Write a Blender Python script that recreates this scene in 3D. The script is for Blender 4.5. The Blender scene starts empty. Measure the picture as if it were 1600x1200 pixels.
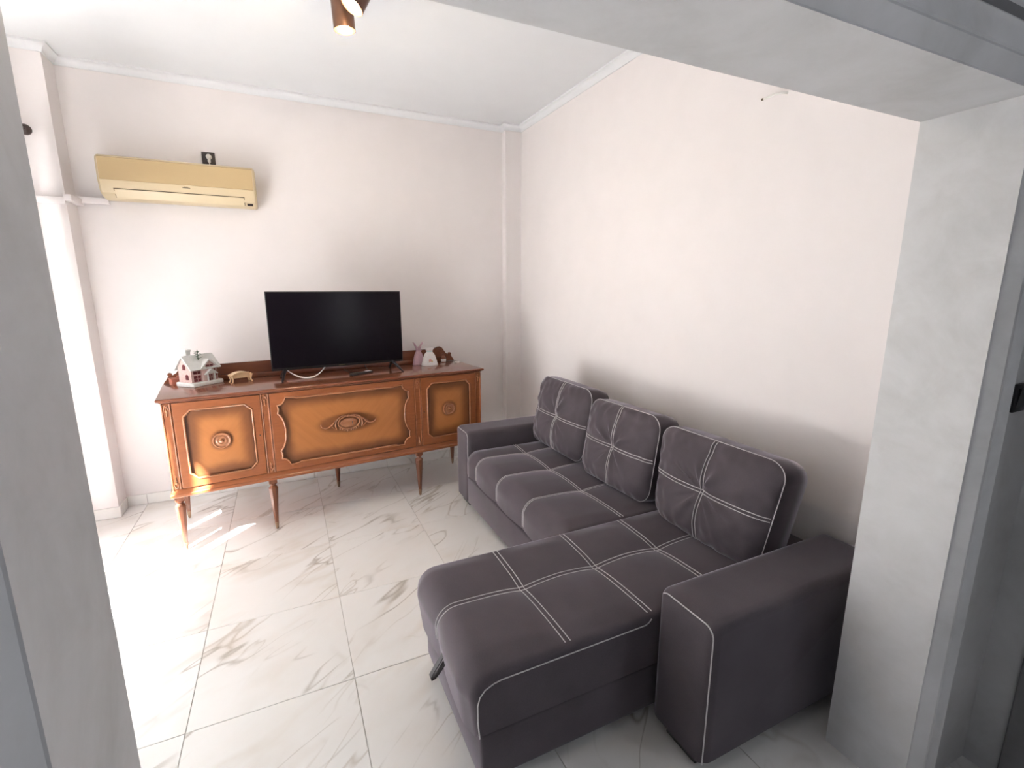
import bpy, bmesh, math, random
from mathutils import Vector, Matrix, noise
R = math.radians
random.seed(4)
S = bpy.context.scene
COL = S.collection

# ------------------------------------------------------------------ camera
cam_d = bpy.data.cameras.new('camera'); cam = bpy.data.objects.new('camera', cam_d); COL.objects.link(cam)
cam_d.sensor_width = 36.0; cam_d.lens = 745.02 / 1600 * 36.0; cam_d.clip_start = 0.02
cam.location = (-2.0779, -4.2618, 1.6067)
cam.rotation_euler = (math.pi / 2 - 0.1965, 0, -0.4424)
S.camera = cam

# ------------------------------------------------------------------ sky, sun, exposure
S.view_settings.view_transform = 'Standard'; S.view_settings.look = 'None'
S.view_settings.gamma = 1.0; S.view_settings.use_curve_mapping = False
S.view_settings.exposure = 1.5
SKY, SUN = 0.5, 46.0
SUN_AZ, SUN_EL = 48.0, 50.0
w = bpy.data.worlds.new('sky'); S.world = w; w.use_nodes = True
bg = w.node_tree.nodes['Background']; bg.inputs[0].default_value = (0.92, 0.96, 1.0, 1); bg.inputs[1].default_value = SKY * 4.0
sd = bpy.data.lights.new('sun', 'SUN'); sd.energy = SUN; sd.angle = R(1.2); sd.color = (1, 0.975, 0.955)
so = bpy.data.objects.new('sun', sd); COL.objects.link(so)
sdir = Vector((math.cos(R(SUN_AZ)) * math.cos(R(SUN_EL)), math.sin(R(SUN_AZ)) * math.cos(R(SUN_EL)), -math.sin(R(SUN_EL))))
so.rotation_euler = sdir.to_track_quat('-Z', 'Y').to_euler(); so.location = (-9, -9, 10)
def portal(loc, rot, sx, sy):
    d = bpy.data.lights.new('daylight_portal', 'AREA'); d.shape = 'RECTANGLE'; d.size = sx; d.size_y = sy
    d.cycles.is_portal = True
    o = bpy.data.objects.new('daylight_portal', d); COL.objects.link(o); o.location = loc; o.rotation_euler = rot

# ------------------------------------------------------------------ materials
def nmat(name):
    m = bpy.data.materials.new(name); m.use_nodes = True
    nt = m.node_tree; b = nt.nodes['Principled BSDF']
    return m, nt, b
def N(nt, t, **kw):
    n = nt.nodes.new(t)
    for k, v in kw.items():
        if k.startswith('i_'):
            key = k[2:]; key = int(key) if key.isdigit() else key.replace('_', ' ')
            n.inputs[key].default_value = v
        else: setattr(n, k, v)
    return n
def L(nt, a, b): nt.links.new(a, b)
def ramp(nt, fac, stops, interp='LINEAR'):
    n = nt.nodes.new('ShaderNodeValToRGB'); n.color_ramp.interpolation = interp
    el = n.color_ramp.elements
    while len(el) < len(stops): el.new(0.5)
    for e, (p, c) in zip(el, stops):
        e.position = p; e.color = (*c, 1) if len(c) == 3 else c
    L(nt, fac, n.inputs[0]); return n
def math_n(nt, op, a, b=None, clamp=False):
    n = nt.nodes.new('ShaderNodeMath'); n.operation = op; n.use_clamp = clamp
    for i, v in enumerate((a, b)):
        if v is None: continue
        if isinstance(v, (int, float)): n.inputs[i].default_value = v
        else: L(nt, v, n.inputs[i])
    return n.outputs[0]
def mixc(nt, fac, a, b, mode='MIX'):
    n = nt.nodes.new('ShaderNodeMix'); n.data_type = 'RGBA'; n.blend_type = mode
    for sock, v in ((n.inputs[0], fac), (n.inputs[6], a), (n.inputs[7], b)):
        if isinstance(v, (int, float)): sock.default_value = v
        elif isinstance(v, tuple): sock.default_value = (*v, 1)
        else: L(nt, v, sock)
    return n.outputs[2]
def coords(nt, scale=(1, 1, 1), rot=(0, 0, 0), kind='Object'):
    tc = nt.nodes.new('ShaderNodeTexCoord'); mp = nt.nodes.new('ShaderNodeMapping')
    mp.inputs['Scale'].default_value = scale; mp.inputs['Rotation'].default_value = rot
    L(nt, tc.outputs[kind], mp.inputs[0]); return mp.outputs[0]
def noise_n(nt, vec, scale, detail=4, rough=0.5, dist=0.0):
    n = N(nt, 'ShaderNodeTexNoise'); n.inputs['Scale'].default_value = scale; n.inputs['Detail'].default_value = detail
    n.inputs['Roughness'].default_value = rough; n.inputs['Distortion'].default_value = dist
    L(nt, vec, n.inputs['Vector']); return n.outputs[0]
def bump(nt, b, h, strength=0.1, dist=0.002):
    n = N(nt, 'ShaderNodeBump'); n.inputs['Strength'].default_value = strength; n.inputs['Distance'].default_value = dist
    L(nt, h, n.inputs['Height']); L(nt, n.outputs[0], b.inputs['Normal'])
def plain(name, col, rough=0.5, metal=0.0, nscale=30, var=0.08, bstr=0.0, spec=0.5, coat=0.0):
    m, nt, b = nmat(name)
    v = noise_n(nt, coords(nt), nscale, 4)
    lo = tuple(c * (1 - var) for c in col); hi = tuple(min(1, c * (1 + var)) for c in col)
    L(nt, ramp(nt, v, [(0.3, lo), (0.7, hi)]).outputs[0], b.inputs['Base Color'])
    b.inputs['Roughness'].default_value = rough; b.inputs['Metallic'].default_value = metal
    b.inputs['Specular IOR Level'].default_value = spec; b.inputs['Coat Weight'].default_value = coat
    if bstr: bump(nt, b, v, bstr, 0.001)
    return m
M = {}
M['paint'] = plain('blush_wall_paint', (0.775, 0.738, 0.742), 0.75, nscale=6, var=0.012, bstr=0.03, spec=0.25)
M['white'] = plain('white_ceiling_paint', (0.735, 0.75, 0.775), 0.8, nscale=5, var=0.01, spec=0.2)
def m_plaster():
    m, nt, b = nmat('grey_polished_plaster')
    c = coords(nt, (1, 1, 1.0), (0.5, 0.3, 0.2))
    a = noise_n(nt, c, 1.6, 6, 0.6, 0.8); d = noise_n(nt, c, 7, 6, 0.65, 0.5)
    f = math_n(nt, 'ADD', math_n(nt, 'MULTIPLY', a, 0.65), math_n(nt, 'MULTIPLY', d, 0.35))
    L(nt, ramp(nt, f, [(0.32, (0.45, 0.455, 0.46)), (0.5, (0.565, 0.57, 0.585)), (0.66, (0.63, 0.635, 0.66))]).outputs[0], b.inputs['Base Color'])
    b.inputs['Roughness'].default_value = 0.5; b.inputs['Specular IOR Level'].default_value = 0.35
    bump(nt, b, d, 0.05, 0.003); return m
M['plaster'] = m_plaster()
M['plaster_dark'] = plain('dark_grey_trim', (0.16, 0.16, 0.17), 0.5, var=0.06)
def m_marble():
    m, nt, b = nmat('white_veined_marble_tile')
    tc = nt.nodes.new('ShaderNodeTexCoord'); oi = nt.nodes.new('ShaderNodeObjectInfo')
    wn = N(nt, 'ShaderNodeTexWhiteNoise', noise_dimensions='1D'); L(nt, oi.outputs['Random'], wn.inputs['W'])
    sc = N(nt, 'ShaderNodeVectorMath', operation='SCALE'); L(nt, wn.outputs['Color'], sc.inputs[0]); sc.inputs['Scale'].default_value = 40.0
    ad = N(nt, 'ShaderNodeVectorMath', operation='ADD'); L(nt, tc.outputs['Object'], ad.inputs[0]); L(nt, sc.outputs[0], ad.inputs[1])
    def mapped(rz, s):
        a = N(nt, 'ShaderNodeVectorRotate', rotation_type='Z_AXIS'); L(nt, ad.outputs[0], a.inputs['Vector']); a.inputs['Angle'].default_value = R(rz)
        k = N(nt, 'ShaderNodeVectorMath', operation='MULTIPLY'); L(nt, a.outputs[0], k.inputs[0]); k.inputs[1].default_value = s; return k.outputs[0]
    def vein(vec, scale, width, dist, detail=5):
        n = noise_n(nt, vec, scale, detail, 0.55, dist)
        a = math_n(nt, 'ABSOLUTE', math_n(nt, 'SUBTRACT', n, 0.5))
        return ramp(nt, a, [(0.0, (1, 1, 1)), (width, (0, 0, 0))]).outputs[0]
    v1 = vein(mapped(-36, (0.42, 2.0, 1)), 1.3, 0.010, 0.35, 3)
    v2 = vein(mapped(-50, (0.5, 1.7, 1)), 1.7, 0.013, 0.6, 3)
    v3 = vein(mapped(-28, (0.5, 1.6, 1)), 1.1, 0.05, 0.5, 4)
    k1 = ramp(nt, noise_n(nt, mapped(10, (1, 1, 1)), 2.0, 3), [(0.44, (0, 0, 0)), (0.60, (1, 1, 1))]).outputs[0]
    k2 = ramp(nt, noise_n(nt, mapped(70, (1, 1, 1)), 1.7, 3), [(0.46, (0, 0, 0)), (0.62, (1, 1, 1))]).outputs[0]
    cloud = ramp(nt, noise_n(nt, mapped(-40, (0.6, 1.6, 1)), 2.0, 5, 0.6, 0.6), [(0.45, (0.0, 0, 0)), (0.75, (1, 1, 1))]).outputs[0]
    c = mixc(nt, math_n(nt, 'MULTIPLY', cloud, 0.30), (0.79, 0.785, 0.775), (0.70, 0.655, 0.60))
    c = mixc(nt, math_n(nt, 'MULTIPLY', math_n(nt, 'MULTIPLY', v3, k1), 0.28), c, (0.52, 0.43, 0.33))
    c = mixc(nt, math_n(nt, 'MULTIPLY', math_n(nt, 'MULTIPLY', v1, k1), 0.75), c, (0.36, 0.33, 0.29))
    c = mixc(nt, math_n(nt, 'MULTIPLY', math_n(nt, 'MULTIPLY', v2, k2), 0.60), c, (0.42, 0.37, 0.31))
    L(nt, c, b.inputs['Base Color']); b.inputs['Roughness'].default_value = 0.27; b.inputs['Specular IOR Level'].default_value = 0.5
    return m
M['marble'] = m_marble()
M['grout'] = plain('pale_grey_grout', (0.50, 0.48, 0.45), 0.9)
def m_wood(name, a, c, scale=(3, 3, 22), rough=0.35, rot=(0, 0, 0), coat=0.2):
    m, nt, b = nmat(name)
    v = coords(nt, scale, rot)
    n1 = noise_n(nt, v, 2.0, 6, 0.6, 1.2); n2 = noise_n(nt, v, 9.0, 4, 0.6, 0.3)
    f = math_n(nt, 'ADD', math_n(nt, 'MULTIPLY', n1, 0.7), math_n(nt, 'MULTIPLY', n2, 0.3))
    L(nt, ramp(nt, f, [(0.3, a), (0.7, c)]).outputs[0], b.inputs['Base Color'])
    b.inputs['Roughness'].default_value = rough; b.inputs['Coat Weight'].default_value = coat; b.inputs['Coat Roughness'].default_value = 0.15
    return m
M['wood'] = m_wood('walnut_veneer', (0.215, 0.064, 0.021), (0.315, 0.100, 0.034))
M['wood_top'] = m_wood('polished_dark_walnut', (0.135, 0.043, 0.023), (0.21, 0.072, 0.036), (1.5, 14, 14), 0.2, coat=0.4)
M['wood_carve'] = m_wood('carved_walnut', (0.26, 0.10, 0.045), (0.40, 0.17, 0.08), rough=0.25, coat=0.5)
M['wood_leg'] = m_wood('turned_walnut', (0.13, 0.042, 0.02), (0.22, 0.078, 0.036), (14, 14, 2))
def m_panel(name, hx, hz, ex, ez):
    # burnished veneer: pale book-matched heart, stain darkened to the edges and round the carving
    m, nt, b = nmat(name)
    tc = nt.nodes.new('ShaderNodeTexCoord'); sp = nt.nodes.new('ShaderNodeSeparateXYZ'); L(nt, tc.outputs['Object'], sp.inputs[0])
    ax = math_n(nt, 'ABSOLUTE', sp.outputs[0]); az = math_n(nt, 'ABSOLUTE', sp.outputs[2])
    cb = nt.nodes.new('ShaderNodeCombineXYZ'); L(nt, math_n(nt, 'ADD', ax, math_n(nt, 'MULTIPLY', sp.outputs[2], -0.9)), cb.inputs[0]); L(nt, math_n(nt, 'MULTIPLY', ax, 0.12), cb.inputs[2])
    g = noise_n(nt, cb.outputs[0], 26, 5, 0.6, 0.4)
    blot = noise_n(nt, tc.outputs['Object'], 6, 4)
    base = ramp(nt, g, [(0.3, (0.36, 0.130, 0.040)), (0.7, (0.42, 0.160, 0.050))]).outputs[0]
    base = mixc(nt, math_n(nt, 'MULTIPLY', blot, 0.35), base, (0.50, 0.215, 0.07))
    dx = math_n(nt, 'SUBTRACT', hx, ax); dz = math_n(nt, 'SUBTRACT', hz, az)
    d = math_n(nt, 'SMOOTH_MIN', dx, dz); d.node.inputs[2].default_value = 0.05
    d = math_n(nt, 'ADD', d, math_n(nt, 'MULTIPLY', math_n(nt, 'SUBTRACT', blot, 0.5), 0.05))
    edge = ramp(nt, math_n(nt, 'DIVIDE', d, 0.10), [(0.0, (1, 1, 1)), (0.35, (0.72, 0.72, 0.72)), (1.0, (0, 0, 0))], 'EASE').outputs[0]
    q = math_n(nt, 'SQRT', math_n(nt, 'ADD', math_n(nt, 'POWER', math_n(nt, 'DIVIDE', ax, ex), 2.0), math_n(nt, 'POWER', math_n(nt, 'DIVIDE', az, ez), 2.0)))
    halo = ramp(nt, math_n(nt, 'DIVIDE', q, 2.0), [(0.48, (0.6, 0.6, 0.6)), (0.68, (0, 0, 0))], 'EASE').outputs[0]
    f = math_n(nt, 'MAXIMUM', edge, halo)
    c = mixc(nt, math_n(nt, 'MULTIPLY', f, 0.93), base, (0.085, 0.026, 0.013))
    L(nt, c, b.inputs['Base Color']); b.inputs['Roughness'].default_value = 0.3; b.inputs['Coat Weight'].default_value = 0.3; b.inputs['Coat Roughness'].default_value = 0.2
    return m
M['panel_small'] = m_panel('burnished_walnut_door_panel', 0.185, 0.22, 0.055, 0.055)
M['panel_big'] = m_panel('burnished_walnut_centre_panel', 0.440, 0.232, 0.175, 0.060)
def m_fabric(name, lo, hi):
    m, nt, b = nmat(name)
    c = coords(nt); n = noise_n(nt, c, 420, 3, 0.7); n2 = noise_n(nt, c, 5, 3)
    f = math_n(nt, 'ADD', math_n(nt, 'MULTIPLY', n, 0.45), math_n(nt, 'MULTIPLY', n2, 0.55))
    L(nt, ramp(nt, f, [(0.35, lo), (0.65, hi)]).outputs[0], b.inputs['Base Color'])
    b.inputs['Roughness'].default_value = 0.75; b.inputs['Specular IOR Level'].default_value = 0.25
    b.inputs['Sheen Weight'].default_value = 0.9; b.inputs['Sheen Roughness'].default_value = 0.32; b.inputs['Sheen Tint'].default_value = (0.86, 0.82, 0.95, 1)
    bump(nt, b, n, 0.12, 0.0008); return m
M['fabric'] = m_fabric('charcoal_suede_fabric', (0.064, 0.053, 0.063), (0.094, 0.079, 0.092))
M['stitch'] = plain('pale_grey_stitching', (0.52, 0.50, 0.52), 0.8, nscale=200)
M['black'] = plain('black_plastic', (0.012, 0.012, 0.014), 0.35)
M['strap'] = plain('black_webbing', (0.045, 0.043, 0.05), 0.6)
M['screen'] = plain('black_glossy_screen', (0.006, 0.004, 0.007), 0.2, var=0.02, spec=0.16)
M['ac'] = plain('yellowed_plastic', (0.50, 0.37, 0.20), 0.4, nscale=3, var=0.03)
M['ac_light'] = plain('pale_yellowed_plastic', (0.62, 0.51, 0.34), 0.35, nscale=3, var=0.03)
M['dark_line'] = plain('dull_dark_plastic', (0.10, 0.08, 0.05), 0.6)  # dark plastic for the outlet slot, badges, buttons and cable tip
M['white_plastic'] = plain('white_plastic', (0.78, 0.77, 0.75), 0.4)
M['dark_brown'] = plain('dark_brown_plastic', (0.035, 0.022, 0.02), 0.35)
M['brass'] = plain('dull_brass', (0.30, 0.19, 0.12), 0.4, 0.4)
M['bronze'] = plain('bronzed_dark_metal', (0.16, 0.09, 0.065), 0.28, 0.85)
M['copper'] = plain('copper_reflector', (0.72, 0.42, 0.20), 0.3, 0.7)
M['snow'] = plain('snowy_white_ceramic', (0.61, 0.62, 0.61), 0.6, nscale=60, var=0.05, bstr=0.2)
M['house_wall'] = plain('pale_rosy_ceramic', (0.56, 0.40, 0.37), 0.6, nscale=80, var=0.12)
M['house_red'] = plain('dark_red_window_glaze', (0.13, 0.015, 0.022), 0.3, nscale=90, var=0.4)
M['pine'] = plain('dark_green_sprig', (0.07, 0.11, 0.07), 0.7, nscale=90, var=0.3)
M['light_wood'] = m_wood('light_bare_wood', (0.60, 0.38, 0.20), (0.72, 0.51, 0.31), (20, 4, 20), 0.45)
M['cloth_white'] = plain('white_gauze', (0.78, 0.76, 0.76), 0.85, nscale=120, var=0.06)
M['cloth_lilac'] = plain('lilac_organza', (0.55, 0.38, 0.46), 0.6, nscale=120, var=0.08)
M['pink'] = plain('pink_print', (0.70, 0.35, 0.33), 0.7); M['gold'] = plain('gold_print', (0.55, 0.40, 0.18), 0.5)
M['mint'] = plain('pale_mint_ribbon', (0.55, 0.70, 0.70), 0.5)
M['amber'] = plain('brown_amber_glass', (0.22, 0.07, 0.035), 0.12, coat=0.5)
M['terracotta'] = plain('terracotta_red', (0.42, 0.14, 0.09), 0.5)
M['alu'] = plain('white_aluminium_frame', (0.75, 0.75, 0.75), 0.4)
M['concrete'] = plain('pale_balcony_paving', (0.70, 0.69, 0.67), 0.8, nscale=4)
def m_emit(name, col, s):
    m, nt, b = nmat(name); b.inputs['Base Color'].default_value = (*col, 1)
    b.inputs['Emission Color'].default_value = (*col, 1); b.inputs['Emission Strength'].default_value = s; return m
M['bulb'] = m_emit('lit_warm_bulb', (1, 0.80, 0.5), 22.0)
def m_glass():
    m = bpy.data.materials.new('window_glass'); m.use_nodes = True; nt = m.node_tree; nt.nodes.clear()
    o = nt.nodes.new('ShaderNodeOutputMaterial'); t = nt.nodes.new('ShaderNodeBsdfTransparent'); g = nt.nodes.new('ShaderNodeBsdfGlossy')
    g.inputs['Roughness'].default_value = 0.02; pass
    mx = nt.nodes.new('ShaderNodeMixShader'); mx.inputs[0].default_value = 0.05; L(nt, t.outputs[0], mx.inputs[1]); L(nt, g.outputs[0], mx.inputs[2]); L(nt, mx.outputs[0], o.inputs[0]); return m
M['glass'] = m_glass()
def m_sheer():
    m = bpy.data.materials.new('sheer_white_voile'); m.use_nodes = True; nt = m.node_tree; nt.nodes.clear()
    o = nt.nodes.new('ShaderNodeOutputMaterial'); t = nt.nodes.new('ShaderNodeBsdfTransparent'); t.inputs[0].default_value = (1, 1, 1, 1)
    tr = nt.nodes.new('ShaderNodeBsdfTranslucent'); tr.inputs[0].default_value = (0.215, 0.215, 0.215, 1)
    df = nt.nodes.new('ShaderNodeBsdfDiffuse'); df.inputs[0].default_value = (0.8, 0.79, 0.77, 1)
    a = nt.nodes.new('ShaderNodeMixShader'); a.inputs[0].default_value = 0.32; L(nt, tr.outputs[0], a.inputs[1]); L(nt, df.outputs[0], a.inputs[2])
    c = nt.nodes.new('ShaderNodeMixShader'); c.inputs[0].default_value = 0.995; L(nt, t.outputs[0], c.inputs[1]); L(nt, a.outputs[0], c.inputs[2]); L(nt, c.outputs[0], o.inputs[0]); return m
M['sheer'] = m_sheer()

# ------------------------------------------------------------------ geometry helpers
def obj(name, bm, mat, parent=None, smooth=None, loc=None, rot=None):
    me = bpy.data.meshes.new(name)
    bmesh.ops.recalc_face_normals(bm, faces=bm.faces)
    bm.to_mesh(me); bm.free(); me.materials.append(M[mat] if isinstance(mat, str) else mat)
    if smooth is not None:
        for p in me.polygons: p.use_smooth = True
        me.set_sharp_from_angle(angle=R(smooth))
    o = bpy.data.objects.new(name, me); COL.objects.link(o)
    if parent: o.parent = parent
    if loc: o.location = loc
    if rot: o.rotation_euler = rot
    return o
def share(o, name=None, loc=None, rot=None, scale=None, parent=None):
    c = o.copy(); COL.objects.link(c)
    if name: c.name = name
    if loc is not None: c.location = loc
    if rot is not None: c.rotation_euler = rot
    if scale is not None: c.scale = scale
    c.parent = parent; return c
def empty(name, loc=(0, 0, 0), rz=0.0):
    o = bpy.data.objects.new(name, None); o.empty_display_size = 0.1; COL.objects.link(o); o.location = loc; o.rotation_euler = (0, 0, rz); return o
def tag(o, label, cat, group=None, kind=None):
    o['label'] = label; o['category'] = cat
    if group: o['group'] = group
    if kind: o['kind'] = kind
    return o
def struct(o, label=None, cat=None):
    o['kind'] = 'structure'
    if label: o['label'] = label
    if cat: o['category'] = cat
    return o
def BM(): return bmesh.new()
def box(bm, x0, x1, y0, y1, z0, z1, bev=0.0, seg=2):
    r = bmesh.ops.create_cube(bm, size=1.0)
    vs = r['verts']
    bmesh.ops.transform(bm, verts=vs, matrix=Matrix.Translation(((x0 + x1) / 2, (y0 + y1) / 2, (z0 + z1) / 2)) @ Matrix.Diagonal((abs(x1 - x0), abs(y1 - y0), abs(z1 - z0), 1)))
    if bev:
        es = list({e for v in vs for e in v.link_edges})
        bmesh.ops.bevel(bm, geom=es, offset=bev, segments=seg, profile=0.5, affect='EDGES')
    return bm
def tube(bm, pts, r, seg=8, closed=False, caps=True):
    pts = [Vector(p) for p in pts]; n = len(pts); rings = []
    rad = r if isinstance(r, (list, tuple)) else [r] * n
    prev = None
    for i, p in enumerate(pts):
        if closed: t = pts[(i + 1) % n] - pts[i - 1]
        else: t = pts[min(i + 1, n - 1)] - pts[max(i - 1, 0)]
        if t.length < 1e-9: t = Vector((0, 0, 1))
        t.normalize()
        if prev is None:
            a = Vector((0, 0, 1)) if abs(t.z) < 0.9 else Vector((1, 0, 0)); u = t.cross(a).normalized()
        else:
            u = prev - t * prev.dot(t)
            if u.length < 1e-6: u = t.orthogonal()
            u.normalize()
        prev = u; v = t.cross(u)
        rings.append([bm.verts.new(p + (u * math.cos(2 * math.pi * k / seg) + v * math.sin(2 * math.pi * k / seg)) * rad[i]) for k in range(seg)])
    m = n if closed else n - 1
    for i in range(m):
        a, b = rings[i], rings[(i + 1) % n]
        for k in range(seg): bm.faces.new((a[k], a[(k + 1) % seg], b[(k + 1) % seg], b[k]))
    if caps and not closed:
        bm.faces.new(rings[0]); bm.faces.new(rings[-1][::-1])
    return bm
def lathe(bm, prof, seg=20, mat=None, start=0.0):
    mat = mat or Matrix(); rings = []
    for r, z in prof:
        if r < 1e-6: rings.append([bm.verts.new(mat @ Vector((0, 0, z)))])
        else: rings.append([bm.verts.new(mat @ Vector((r * math.cos(start + 2 * math.pi * k / seg), r * math.sin(start + 2 * math.pi * k / seg), z))) for k in range(seg)])
    for a, b in zip(rings, rings[1:]):
        for k in range(seg):
            k2 = (k + 1) % seg
            if len(a) == 1 and len(b) == 1: continue
            if len(a) == 1: bm.faces.new((a[0], b[k2], b[k]))
            elif len(b) == 1: bm.faces.new((a[k], a[k2], b[0]))
            else: bm.faces.new((a[k], a[k2], b[k2], b[k]))
    if len(rings[0]) > 1: bm.faces.new(rings[0][::-1])
    if len(rings[-1]) > 1: bm.faces.new(rings[-1])
    return bm
def prism(bm, pts, d, mat=None):
    """polygon pts (x, z) extruded along +y by d"""
    mat = mat or Matrix()
    a = [bm.verts.new(mat @ Vector((x, 0, z))) for x, z in pts]; b = [bm.verts.new(mat @ Vector((x, d, z))) for x, z in pts]
    n = len(pts); bm.faces.new(a); bm.faces.new(b[::-1])
    for i in range(n): bm.faces.new((a[i], b[i], b[(i + 1) % n], a[(i + 1) % n]))
    return bm
def blob(bm, c, r, sub=2, mat=None):
    q = bmesh.ops.create_icosphere(bm, subdivisions=sub, radius=1.0)
    m = Matrix.Translation(c) @ (mat or Matrix()) @ Matrix.Diagonal((*r, 1)) if not isinstance(r, (int, float)) else Matrix.Translation(c) @ Matrix.Diagonal((r, r, r, 1))
    bmesh.ops.transform(bm, verts=q['verts'], matrix=m); return bm
def holed_board(name, outer, inner, depth, bev, mat, parent, loc):
    """board in the xz plane (front at y=-depth/2) with one shaped cut-out, edges rounded"""
    cu = bpy.data.curves.new(name, 'CURVE'); cu.dimensions = '2D'; cu.fill_mode = 'BOTH'; cu.extrude = depth / 2 - bev; cu.bevel_depth = bev; cu.bevel_resolution = 2; cu.offset = -bev
    for pts in (outer, inner):
        if not pts: continue
        sp = cu.splines.new('POLY'); sp.points.add(len(pts) - 1); sp.use_cyclic_u = True
        for p, (x, z) in zip(sp.points, pts): p.co = (x, z, 0, 1)
    t = bpy.data.objects.new(name, cu); COL.objects.link(t); bpy.context.view_layer.update()
    me = bpy.data.meshes.new_from_object(t.evaluated_get(bpy.context.evaluated_depsgraph_get()))
    bpy.data.objects.remove(t)
    me.transform(Matrix.Rotation(math.pi / 2, 4, 'X')); me.name = name
    me.materials.clear(); me.materials.append(M[mat])
    o = bpy.data.objects.new(name, me); COL.objects.link(o); o.parent = parent; o.location = loc
    return o

# ================================================================== STRUCTURE
HC, HT = 2.995, 3.045            # underside of cornice, ceiling
XL, XR, ZB, Y1, Y2 = -2.357, -0.430, 2.063, -3.423, -3.658
SK = -0.0195
XW = -3.52                      # left wall of the living room
def sk(x): return SK * (x + 1.4)
# floor slab (grout) and tiles
bm = BM(); box(bm, -3.75, 0.12, -7.2, 0.12, -0.06, -0.004)
floor = struct(obj('floor', bm, 'grout'), 'white veined marble tile floor with thin pale joints', 'floor')
bm = BM(); box(bm, -0.2988, 0.2988, -0.2988, 0.2988, -0.004, 0.0, 0.0012, 1)
t0 = obj('tile', bm, 'marble', floor)
xA, yT = -2.5356, -2.4167
first = True
for i in range(-2, 5):
    for j in range(-8, 5):
        cx, cy = xA + 0.6 * i + 0.3, yT + 0.6 * j + 0.3
        if cx - 0.29 < -3.9 or cx - 0.3 > 0.05 or cy - 0.3 > -0.01 or cy < -7.2: continue
        if first: t0.location = (cx, cy, 0); first = False
        else: share(t0, 'tile', (cx, cy, 0), parent=floor)
# back wall, right wall, piers
bm = BM(); box(bm, -3.75, 0.15, 0.0, 0.15, 0, 3.2); struct(obj('wall_back', bm, 'paint'), 'blush painted wall behind the sideboard', 'wall')
bm = BM(); box(bm, 0.0, 0.15, -3.66, 0.0, 0, 3.2); struct(obj('wall_right', bm, 'paint'), 'blush painted long wall behind the sofa', 'wall')
bm = BM(); box(bm, XW - 0.05, -3.262, -0.185, 0.0, 0, HT + 0.02); struct(obj('wall_back_left_pier', bm, 'paint'), 'shallow painted pier beside the air conditioner', 'pier')
bm = BM(); box(bm, -0.158, 0.0, -0.075, 0.0, 0, HT + 0.02); struct(obj('wall_back_right_pier', bm, 'paint'), 'narrow painted pier in the corner by the sofa', 'pier')
# left wall with balcony door opening
DY0, DY1, DZ = -2.75, -0.75, 2.50
bm = BM()
box(bm, XW - 0.22, XW, -7.2, DY0, 0, 3.2); box(bm, XW - 0.22, XW, DY1, 0.15, 0, 3.2); box(bm, XW - 0.22, XW, DY0, DY1, DZ, 3.2)
struct(obj('wall_left', bm, 'paint'), 'painted wall with the balcony door', 'wall')
# ceiling of the living room
bm = BM(); box(bm, -3.75, 0.15, -3.6, 0.15, HT, HT + 0.1); struct(obj('ceiling', bm, 'white'), 'plain white ceiling', 'ceiling')
# cornice
def cornice(name, pts, label):
    prof = [(0, 0), (0.008, 0), (0.010, 0.008), (0.018, 0.022), (0.032, 0.034), (0.042, 0.038), (0.042, HT - HC), (0, HT - HC)]   # (out from wall, up)
    bm = BM(); rings = []
    n = len(pts)
    for i, p in enumerate(pts):
        p = Vector((*p, 0))
        ds = []
        if i > 0: ds.append((Vector((*pts[i], 0)) - Vector((*pts[i - 1], 0))).normalized())
        if i < n - 1: ds.append((Vector((*pts[i + 1], 0)) - Vector((*pts[i], 0))).normalized())
        nr = [Vector((d.y, -d.x, 0)) for d in ds]
        m = nr[0] if len(nr) == 1 else (nr[0] + nr[1]) / (1 + nr[0].dot(nr[1]))
        rings.append([bm.verts.new(p + m * o + Vector((0, 0, HC + u))) for o, u in prof])
    k = len(prof)
    for a, b in zip(rings, rings[1:]):
        for q in range(k): bm.faces.new((a[q], a[(q + 1) % k], b[(q + 1) % k], b[q]))
    bm.faces.new(rings[0]); bm.faces.new(rings[-1][::-1])
    return struct(obj(name, bm, 'white', smooth=40), label, 'cornice')
cornice('trim_1', [(XW, -0.185), (-3.262, -0.185), (-3.262, 0), (-0.158, 0), (-0.158, -0.075), (0, -0.075), (0, -3.45)], 'slim white cornice along the ceiling edge')
# baseboards: marble strips with joints
def baseboard(name, runs, label):
    root = struct(empty(name), label, 'baseboard'); c = 0
    for (x0, x1, y0, y1) in runs:
        bm = BM(); box(bm, x0, x1, y0, y1, 0.001, 0.08, 0.002, 1)
        o = obj('tile', bm, 'marble', root)
    return root
g = 0.0012
xs = [-3.262] + [xA + 0.6 * i for i in range(-1, 4)] + [-0.158]
baseboard('baseboard_back', [(a + g, b - g, -0.011, 0.0) for a, b in zip(xs, xs[1:])] + [(XW + 0.001, -3.252, -0.196, -0.185), (-3.262, -3.252, -0.185, -0.011 - g), (-0.168, 0, -0.086, -0.075)], 'white marble skirting along the back wall')
ys = [-3.40] + [yT + 0.6 * i for i in range(-1, 4)] + [-0.087]
baseboard('baseboard_right', [(-0.011, 0.0, a + g, b - g) for a, b in zip(ys, ys[1:])], 'white marble skirting behind the sofa')
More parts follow.
